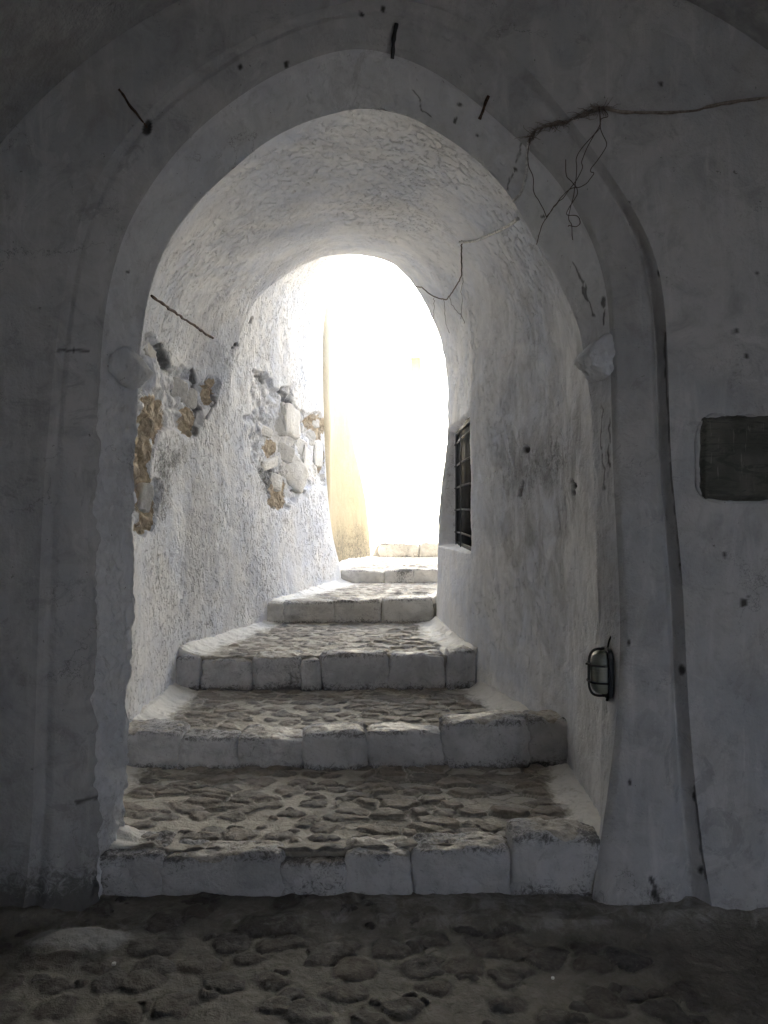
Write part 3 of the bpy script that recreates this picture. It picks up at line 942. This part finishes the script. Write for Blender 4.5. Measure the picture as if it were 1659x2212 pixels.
for i in range(6):
    d0 = DS[i]; d1 = DS[i + 1] + .06 if i < 5 else 14.6
    z = ZS[i + 1]
    st = empty('stone_step', labels[i], 'step', (0, d0, 0), 'steps climbing through the tunnel')
    tread('tread', d0 + .05, d1, z - .02, (.0065, .0075, .009, .011, .014, .03)[i], 40 + 20 * i, st, rise=z - ZS[i], slope=.012, washy=(0.08, .22, .34, .42, .5, .5)[i],
          xr=None if i != 5 else 3.0, dens=.84)
    for j, (x0, x1, yt, yb) in enumerate(KS[i]):
        rr = random.Random(i * 20 + j)
        X0, X1 = (x0 - CX) / F * d0, (x1 - CX) / F * d0
        zt = EYE + (CY - yt) / F * d0; zb = ZS[i] - .04
        dep = .15 + .09 * rr.random()
        if i >= 4: dep *= 1.2
        c0 = ((X0 + X1) / 2, d0 + dep / 2 - .02 * rr.random(), (zt + zb) / 2)
        V, Q, N, kk = rock_vq(c0, (X1 - X0 + .028, dep, zt - zb + .035 * (rr.random() - .5)), 200 + i * 31 + j, (38, 34, 28, 22, 16, 14)[i], .09 if i != 2 else .24, .12, np.array(Matrix.Rotation(rr.uniform(-.05, .05), 3, 'Y')), (.55, .8, .8))
        P3 = V.copy()
        V = V + N * (.014 * fbm(P3, .12, 7 + j, 2) + .006 * fbm(P3, .05, 5 + j, 3) + .002 * fbm(P3, .018, 6 + j, 2))[:, None]
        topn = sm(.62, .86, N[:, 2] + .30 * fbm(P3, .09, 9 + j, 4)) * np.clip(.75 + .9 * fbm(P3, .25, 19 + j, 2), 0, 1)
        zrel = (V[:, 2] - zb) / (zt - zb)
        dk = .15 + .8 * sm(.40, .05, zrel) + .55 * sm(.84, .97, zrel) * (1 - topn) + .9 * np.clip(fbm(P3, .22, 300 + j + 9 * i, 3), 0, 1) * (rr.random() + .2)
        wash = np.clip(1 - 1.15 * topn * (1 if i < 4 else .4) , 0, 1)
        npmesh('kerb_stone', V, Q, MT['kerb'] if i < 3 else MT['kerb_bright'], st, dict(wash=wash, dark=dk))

# ================================================================== covered room we stand in
rm = empty('vaulted_room', 'dark barrel vault overhead, cutting across the upper corners of the picture', 'vault', (RX, 0, 0))
P = loft([room_ring(-1.3), room_ring(WALL)], [110])
N = gnorm(P)
P = P + N * (ef(P, 4) * (.012 * fbm(P, .7, 91, 3) + .003 * fbm(P, .1, 92, 2)))[..., None]
z = P[..., 0] * 0
npmesh('vault', P, gridq(*P.shape[:2]), MT['front'], rm, dict(dirt=z, stain_shade=z + 1.0, bare=z, crack=z))
# rear end of the room: unseen wall, its opening placed and sized to light the front
Z0b = room_ring(-1.3)
yb_ = -1.3
din = section([(1.2, yb_, -.15), (1.2, yb_, 1.4)], [(1.2, yb_, 1.4), (1.35, yb_, 1.9), (1.75, yb_, 2.05)], [(1.75, yb_, 2.05), (2.05, yb_, 1.9), (2.15, yb_, 1.4)], [(2.15, yb_, 1.4), (2.15, yb_, -.15)])
Pb = loft([Z0b, din], [20]); z = Pb[..., 0] * 0
npmesh('rear_wall', Pb, gridq(*Pb.shape[:2]), MT['front'], rm, dict(dirt=z, stain_shade=z + .3, bare=z, crack=z))
boxes('light_block_shell', [((RX, 3.40, 4.88), (7.0, 9.5, .2)), ((-3.35, 3.40, 2.35), (.3, 9.5, 5.3)), ((3.6, 3.40, 2.35), (.3, 9.5, 5.3)),
               ((RX, -1.36, 4.3), (6.8, .08, 1.6)), ((-2.65, -1.36, 2.2), (1.3, .08, 5.0)), ((2.95, -1.36, 2.2), (1.1, .08, 5.0))], MT['white'], rm)  # unseen shell added to keep sun and sky from leaking in
for an in ():
    pass
# small yard behind the viewer that lets daylight into the room
yard = empty('yard_wall', 'pale wall of the small yard behind the viewer', 'wall', (0, -5, 0))
P = loft([np.stack([np.linspace(-6, 6, 60), np.full(60, -5.0), np.full(60, -.2)], -1), np.stack([np.linspace(-6, 6, 60), np.full(60, -5.0), np.full(60, 4.2)], -1)], [30])
z = P[..., 0] * 0
npmesh('wall_face', P, gridq(*P.shape[:2]), MT['tunnel'], yard, dict(dirt=z, stain_shade=z, bare=z, crack=z))

g = 70
gm = M('dry_earth'); gc = gm.mix(gm.ramp(gm.noise(.8, 6, .6), .3, .7), (.22, .19, .14), (.30, .26, .2))
go = npmesh('ground', [(-g, -g, -.2), (g, -g, -.2), (g, g, -.2), (-g, g, -.2)], [[0, 1, 2, 3]], gm.done(gc, .95, gm.bump(gm.noise(12, 6), .02, .5)))
go['kind'] = 'structure'

# ================================================================== lane beyond the far mouth
def plan_wall(name, plan, z0, z1, mat, parent, n=70, m_=50):
    pl = cat([(a, b, 0) for a, b in plan], 8)
    pl = resamp(pl, n)
    a = pl.copy(); a[:, 2] = z0
    b = pl.copy(); b[:, 2] = z1
    P = loft([a, b], [m_])
    N = gnorm(P)
    P = P + N * (.02 * fbm(P, .6, 121, 3))[..., None]
    z = P[..., 0] * 0
    gr = .9 * sm(z0 + 1.3, z0 + .5, P[..., 2] + .3 * fbm(P, .4, 122, 3))
    return npmesh(name, P, gridq(*P.shape[:2]), mat, parent, dict(dirt=gr, stain_shade=gr * .6 + .25, bare=z, crack=z))


lw = empty('lane_wall', 'cream rounded wall glowing in sunlight along the left of the lane outside', 'wall', (-.5, 9, .9))
plan_wall('wall_face', [(-1.2, 8.19), (-.66, 8.22), (-.60, 8.7), (-.45, 9.3), (-.24, 9.9), (-.20, 10.3), (-.5, 10.9), (-1.6, 11.3), (-4.5, 11.8)], .4, 4.6, MT['cream'], lw)
rwl = empty('lane_wall', 'cream wall along the right of the lane, hidden by the tunnel wall', 'wall', (2, 11, .9))
plan_wall('wall_face', [(.92, 8.2), (1.3, 10), (2.0, 12), (2.6, 15.2)], .4, 3.8, MT['cream'], rwl)  # mostly hidden; cream tone and low top set for the bounced light

house = empty('lane_house', 'blinding white sunlit house facade with one small deep window', 'house', (.5, 14.6, 1))
HD = 14.5
nX, nZ = 221, 161
X, Z = np.meshgrid(np.linspace(-5, 6, nX), np.linspace(.6, 8.6, nZ))
Y = np.full_like(X, HD) + .02 * fbm(np.stack([X, X * 0, Z], -1), .7, 131, 3)
wx0, wx1, wz0_, wz1_ = .50, .76, 3.7, 4.66
wm = ((X > wx0) & (X < wx1) & (Z > wz0_) & (Z < wz1_)).astype(float)
Y = Y + .35 * wm
P = np.stack([X, Y, Z], -1)
z = X * 0
npmesh('wall', P, gridq(nZ, nX), MT['white'], house, dict(dirt=z, stain_shade=z, bare=z, crack=z))
wno = boxes('window', [(((wx0 + wx1) / 2, HD + .30, (wz0_ + wz1_) / 2), (wx1 - wx0 - .08, .03, wz1_ - wz0_ - .08))], simple('ochre_recess_shade', (.34, .27, .15), .8), house, .006)  # ochre panel stands in for the shaded depth of the window

# ================================================================== fittings
def wire(name, pts, rad, mat, label, catg, group=None, off=.006, w=None, lift=None, seg=7, sub=8, wob=.0):
    P3 = []
    for i, p in enumerate(pts):
        q, n = hit(p[0], p[1], off, w)
        if lift: q = q + n * lift[i]
        P3.append(q)
    c = cat(P3, sub)
    if wob:
        c = c + wob * np.stack([vn(c, .03, 3), vn(c, .03, 4), vn(c, .03, 5)], -1)
    base = c[0].copy()
    o = empty(name, label, catg, tuple(base), group)
    # single mesh thing: no parts needed
    bpy.data.objects.remove(o)
    V, Q = tube_vq(c - base, rad, seg)
    ob = npmesh(name, V, Q, mat)
    ob.location = base
    return tag(ob, label, catg, group)


wire('cable', [(1668, 212), (1590, 220), (1530, 231), (1500, 241), (1420, 245), (1345, 243), (1300, 236), (1258, 250), (1216, 266), (1168, 277), (1152, 288), (1143, 306)],
     .0042, MT['cable_g'], 'grey dusty cable running across the wall above the panel to the right edge', 'cable', w=[0, 1], off=.008)
wire('cable', [(1640, 216), (1530, 236), (1440, 248), (1350, 247), (1310, 240), (1285, 243), (1255, 258)],
     .0028, MT['bark'], 'thin brown twisted strand tied alongside the grey wall cable', 'cable', w=[0, 1], off=.010, wob=.006)
wire('cable', [(1143, 306), (1141, 340), (1136, 385), (1125, 418), (1110, 434)], .0065, MT['cable_w'],
     'whitewashed cable dropping down the archway reveal below the root tangle', 'cable', off=.006)
wire('cable', [(1130, 465), (1100, 484), (1068, 500), (1036, 511), (1000, 515)], .009, MT['cable_w'],
     'short white cable sagging across the tunnel vault from the archway edge', 'cable', w=[3], off=.03)
wire('cable', [(1000, 516), (999, 545), (1000, 592), (988, 617), (972, 640), (962, 645), (935, 636), (915, 620), (899, 617)], .0042, MT['cable_b'],
     'dark cable running down the vault edge beside the bright opening', 'cable', w=[3], off=.012, wob=.004)

for pts, lab in (
        ([(1289, 240), (1290, 275), (1282, 300), (1262, 330), (1248, 370), (1247, 420), (1249, 460), (1247, 485), (1245, 515)], 'long wire hanging below the cable, reaching lowest with a hooked end'),
        ([(1291, 240), (1290, 290), (1302, 325), (1298, 355), (1283, 385), (1262, 405), (1240, 412), (1222, 428), (1205, 450), (1190, 465)], 'looping wire bellying to the right under the cable'),
        ([(1300, 245), (1306, 262), (1290, 272), (1284, 290), (1278, 330), (1263, 375), (1240, 418), (1215, 436), (1197, 462), (1182, 492), (1165, 528)], 'wire crossing diagonally down to the left below the cable'),
        ([(1150, 300), (1156, 335), (1165, 375), (1172, 410), (1184, 445), (1191, 468)], 'thin wire hanging down from the root tangle at the archway corner'),
        ([(1224, 346), (1227, 378), (1245, 395), (1252, 420), (1248, 450), (1262, 460), (1271, 476), (1262, 484), (1248, 480), (1235, 485)], 'short kinked wire ending in a small loop'),
):
    n_ = len(pts)
    wire('wire', pts, .0017, MT['cable_b'], lab, 'wire', 'thin wires hanging over the archway corner', w=[0, 1, 2], off=.01,
         lift=[.02 + .03 * math.sin(math.pi * k / (n_ - 1)) for k in range(n_)], seg=5, wob=.003)

for pts, lab in (
        ([(962, 646), (966, 690), (975, 720)], 'short wire dangling beside the bright opening'),
        ([(940, 640), (940, 668), (930, 690), (915, 710)], 'fine wire dangling from the dark cable, nearest the bright opening'),
        ([(975, 640), (985, 668), (1000, 680), (1008, 700)], 'kinked wire dangling to the right of the dark cable bend'),
        ([(1003, 600), (1001, 640), (1000, 690)], 'straight thin wire hanging from the dark cable')):
    wire('wire', pts, .0017, MT['cable_b'], lab, 'wire', 'fine wires dangling in the tunnel', w=[3], off=.012, seg=5, wob=.01)

# root tangle: many fine strands following the cable
rt_ = empty('dry_roots', 'tangle of dry brown roots clinging along the cable at the archway corner', 'roots', tuple(hit(1215, 266, .01, [0, 1])[0]))
rr = random.Random(5)
path = [(1312, 236), (1290, 238), (1262, 248), (1235, 260), (1205, 268), (1180, 275), (1158, 284), (1148, 300), (1136, 315)]
lines_ = []
for k in range(120):
    a = rr.uniform(0, len(path) - 2); i0 = int(a); t = a - i0
    bx = lerp(path[i0][0], path[i0 + 1][0], t); by = lerp(path[i0][1], path[i0 + 1][1], t)
    pts = [(bx, by)]
    ang = rr.choice([rr.uniform(2.5, 3.2), rr.uniform(2.5, 3.1), rr.uniform(-.5, .1), rr.uniform(1.2, 2.0)])
    L = rr.uniform(12, 38) * (1 if ang < 2.2 and ang > .8 else 1.1)
    if ang > .8 and ang < 2.2: L *= .75
    for s_ in range(4):
        ang += rr.uniform(-.6, .6)
        pts.append((pts[-1][0] + math.cos(ang) * L / 4, pts[-1][1] + math.sin(ang) * L / 4 * .8))
    P3 = [hit(p[0], p[1], .004 + rr.random() * .02, [0, 1, 2])[0] for p in pts]
    lines_.append((cat(P3, 4), np.linspace(.0016, .0007, 4 * 4 + 1)))
tubes('strands', lines_, MT['bark'], rt_, 4)

# rusty rods
def rod(name, a, b, r, label, catg, mat=MT['rust'], wa=None, offa=.01, offb=.01, seed=1):
    pa = hit(a[0], a[1], offa, wa)[0]; pb = hit(b[0], b[1], offb, wa)[0]
    c = np.array([lerp(pa, pb, t) for t in np.linspace(0, 1, 40)])
    c = c + .004 * np.stack([vn(c, .05, seed), vn(c, .05, seed + 1), vn(c, .05, seed + 2)], -1)
    rad = r * (1 + .35 * vn(c, .02, seed + 3))
    V, Q = tube_vq(c - pa, rad, 9)
    o = npmesh(name, V, Q, mat); o.location = pa
    return tag(o, label, catg)


rod('iron_rod', (316, 634), (457, 730), .008, 'rusty iron rod slanting down the left tunnel wall above the broken plaster', 'rod', wa=[3], offa=.03)
rod('iron_spike', (281, 224), (318, 276), .0055, 'rusty iron spike poking from the upper left of the arch band', 'spike', wa=[0, 1], offa=.10, offb=-.01, seed=9)
rod('iron_bolt', (857, 52), (852, 112), .008, 'black iron bolt stub hanging at the top of the archway', 'bolt', wa=[0, 1, 2], offa=.02, offb=.05, seed=12, mat=MT['iron'])
rod('iron_hook', (1056, 206), (1049, 240), .0055, 'small bent iron hook on the arch reveal, upper right', 'hook', wa=[0, 1, 2], offa=.01, offb=.04, seed=15)

# slab on the right wall
sx0, sx1, sy0, sy1 = 1509, 1800, 893, 1082
c0 = hit(1600, 990, 0, [0])[0]
dW = WALL - .012
X0, X1 = (sx0 - CX) / F * dW, (sx1 - CX) / F * dW
Z0, Z1 = EYE + (CY - sy1) / F * dW, EYE + (CY - sy0) / F * dW
slab = empty('stone_slab', 'dark green slate slab set flat in the grey wall at the right edge', 'slab', ((X0 + X1) / 2, dW, (Z0 + Z1) / 2))
nx, nz = 110, 70
U, Vv = np.meshgrid(np.linspace(-1, 1, nx), np.linspace(-1, 1, nz))
rc = .16
# rounded rectangle mapping
X = (X0 + X1) / 2 + (X1 - X0) / 2 * U
Z = (Z0 + Z1) / 2 + (Z1 - Z0) / 2 * Vv
Pq = np.stack([X, X * 0, Z], -1)
topdrop = .018 * fbm(Pq * np.array([1, 1, 0]), .12, 140, 3) + .010 * sm(-.4, -.2, U) * 1
Z = Z - sm(.4, 1, Vv) * np.abs(topdrop) - .0 * U
ins = sm(.0, .12, 1 - np.maximum(np.abs(U), np.abs(Vv) ** 1.0))
corner = np.clip((np.abs(U) * (X1 - X0) / 2 - ((X1 - X0) / 2 - .05)) / .05, 0, 1) ** 2 + np.clip((np.abs(Vv) * (Z1 - Z0) / 2 - ((Z1 - Z0) / 2 - .05)) / .05, 0, 1) ** 2
shr = np.where(corner > 1, (1 / np.sqrt(np.maximum(corner, 1e-6))), 1)
cxn = np.sign(U) * ((X1 - X0) / 2 - .085); czn = np.sign(Vv) * ((Z1 - Z0) / 2 - .085)
Xc, Zc = X - (X0 + X1) / 2, Z - (Z0 + Z1) / 2
X = np.where(corner > 1, (X0 + X1) / 2 + cxn + (Xc - cxn) * shr, X)
Z = np.where(corner > 1, (Z0 + Z1) / 2 + czn + (Zc - czn) * shr, Z)
Y = dW + .012 - .022 * ins + .004 * fbm(Pq, .1, 141, 3) + .0015 * fbm(Pq, .03, 142, 2)
npmesh('stone_face', np.stack([X, Y, Z], -1), gridq(nz, nx), MT['slab'], slab)
# plaster lip round the slab
tt = np.linspace(0, 1, 120)
per = []
hw, hh = (X1 - X0) / 2 + .006, (Z1 - Z0) / 2 + .006
for t in np.linspace(0, 2 * math.pi, 140, endpoint=True):
    c_, s_ = math.cos(t), math.sin(t)
    k_ = (abs(c_) ** 5.5 + abs(s_) ** 5.5) ** (-1 / 5.5)
    zt_ = s_ * k_ * hh
    if s_ > .3: zt_ -= .012 * abs(math.sin(7 * t)) + (.012 if c_ > -.5 else 0)
    per.append((( X0 + X1) / 2 + c_ * k_ * hw, WALL - .004, (Z0 + Z1) / 2 + zt_))
V, Q = tube_vq(np.array(per), .006 * (1 + .4 * vn(np.array(per), .05, 8)), 8)
zz0 = np.zeros(len(V))
npmesh('plaster_lip', V, Q, MT['front'], slab, dict(dirt=zz0 + .3, stain_shade=zz0 + .5, bare=zz0, crack=zz0))

# ---- caged bulkhead lamp on the right reveal
LY = 3.05
LX = .925
LZ = EYE - (1452 - CY) / F * LY
lamp = empty('wall_lamp', 'old caged bulkhead lamp on the right jamb of the archway', 'lamp', (LX, LY, LZ))
V, Q, N, kk = rock_vq((LX - .006, LY, LZ), (.022, .13, .205), 3, 12, .12, .01)
npmesh('back_plate', V, Q, MT['iron'], lamp)
# dome glass: D profile towards -X
nt, ns = 26, 18
rows = []
for a in np.linspace(0, math.pi, nt):
    row = []
    for b in np.linspace(-math.pi / 2, math.pi / 2, ns):
        zc = math.copysign(abs(math.cos(a)) ** .6, math.cos(a)) * .086
        rr_ = abs(math.sin(a)) ** .5
        row.append((LX - .016 - .058 * rr_ * abs(math.cos(b)) ** .6, LY + .052 * rr_ * math.copysign(abs(math.sin(b)) ** .8, math.sin(b)), LZ + zc))
    rows.append(row)
npmesh('glass', np.array(rows), gridq(nt, ns), MT['lglass'], lamp)


def dloop(y_, s=1.0):
    pts = []
    for a in np.linspace(0, math.pi, 30):
        zc = math.copysign(abs(math.cos(a)) ** .55, math.cos(a)) * .097
        rr_ = abs(math.sin(a)) ** .45
        pts.append((LX - .012 - .070 * rr_ * s, y_, LZ + zc))
    return np.array(pts)


tubes('cage', [(dloop(LY), .0055), (np.array([(LX - .014, LY - .055 * math.cos(t) if 0 else LY + .060 * math.copysign(abs(math.cos(t)) ** .5, math.cos(t)), LZ + .097 * math.copysign(abs(math.sin(t)) ** .5, math.sin(t))) for t in np.linspace(0, 2 * math.pi, 48)]), .006)]
      + [(np.array([(LX - .014 - .071 * abs(math.cos(b)) ** .6, LY + .060 * math.sin(b), LZ + dz) for b in np.linspace(-math.pi / 2, math.pi / 2, 20)]), .0042) for dz in (.035, -.035)], MT['iron'], lamp)
tubes('screw', [(np.array([(LX - .075, LY - .004, LZ + .035), (LX - .096, LY - .006, LZ + .036)]), .004)], MT['iron'], lamp)

tubes('lead', [(cat([(LX - .004, LY, LZ + .095), (LX + .002, LY + .003, LZ + .125), (LX + .012, LY + .002, LZ + .15)], 5), .004)], MT['iron'], lamp)
tubes('lug', [(cat([(LX - .004, LY, LZ - .10), (LX - .008, LY - .004, LZ - .118)], 4), .006)], MT['iron'], lamp)

# pebbles of lime
for (x_, y_, r_, lab) in ((1194, 2127, .0045, 'tiny white chip of lime on the dark floor at the right'), (246, 2096, .006, 'tiny cream chip of lime on the floor at the left')):
    D_ = EYE * F / (y_ - CY)
    V, Q, _, _ = rock_vq((0, 0, 0), (r_ * 2.4, r_ * 2, r_ * 1.6), 7, 6, .5, .2)
    o = npmesh('lime_chip', V, Q, MT['cable_w']); o.location = ((x_ - CX) / F * D_, D_, .022)
    tag(o, lab, 'chip')

# ================================================================== light, sky, camera
EL, AZ = math.radians(56), math.radians(140)     # azimuth: where the sun stands, clockwise from +Y
w = bpy.data.worlds.new('World'); S.world = w; w.use_nodes = True
nt_ = w.node_tree
sky = nt_.nodes.new('ShaderNodeTexSky'); sky.sky_type = 'NISHITA'; sky.sun_disc = False
sky.sun_elevation = EL; sky.sun_rotation = AZ
bg = nt_.nodes['Background']; bg.inputs['Strength'].default_value = .15
nt_.links.new(sky.outputs[0], bg.inputs['Color'])
sd = bpy.data.lights.new('sun', 'SUN'); sd.energy = 5; sd.angle = math.radians(.5); sd.color = (1, .97, .92)
so = bpy.data.objects.new('sun', sd); COL.objects.link(so)
v = Vector((math.sin(AZ) * math.cos(EL), math.cos(AZ) * math.cos(EL), math.sin(EL)))
so.rotation_euler = v.to_track_quat('Z', 'Y').to_euler()
so.location = (0, 12, 20)

cd = bpy.data.cameras.new('camera'); cd.sensor_fit = 'VERTICAL'; cd.sensor_height = 36
cd.lens = 36 * F / 2212; cd.clip_end = 500; cd.clip_start = .02
co = bpy.data.objects.new('camera', cd); COL.objects.link(co)
co.location = (0, 0, EYE); co.rotation_euler = (math.pi / 2, 0, 0)
S.camera = co
S.view_settings.view_transform = 'Standard'; S.view_settings.look = 'None'
S.view_settings.exposure = 4.05; S.view_settings.gamma = 1
S.cycles.max_bounces = 14; S.cycles.diffuse_bounces = 10; S.cycles.glossy_bounces = 3
S.cycles.use_denoising = True
S.cycles.sample_clamp_indirect = 8
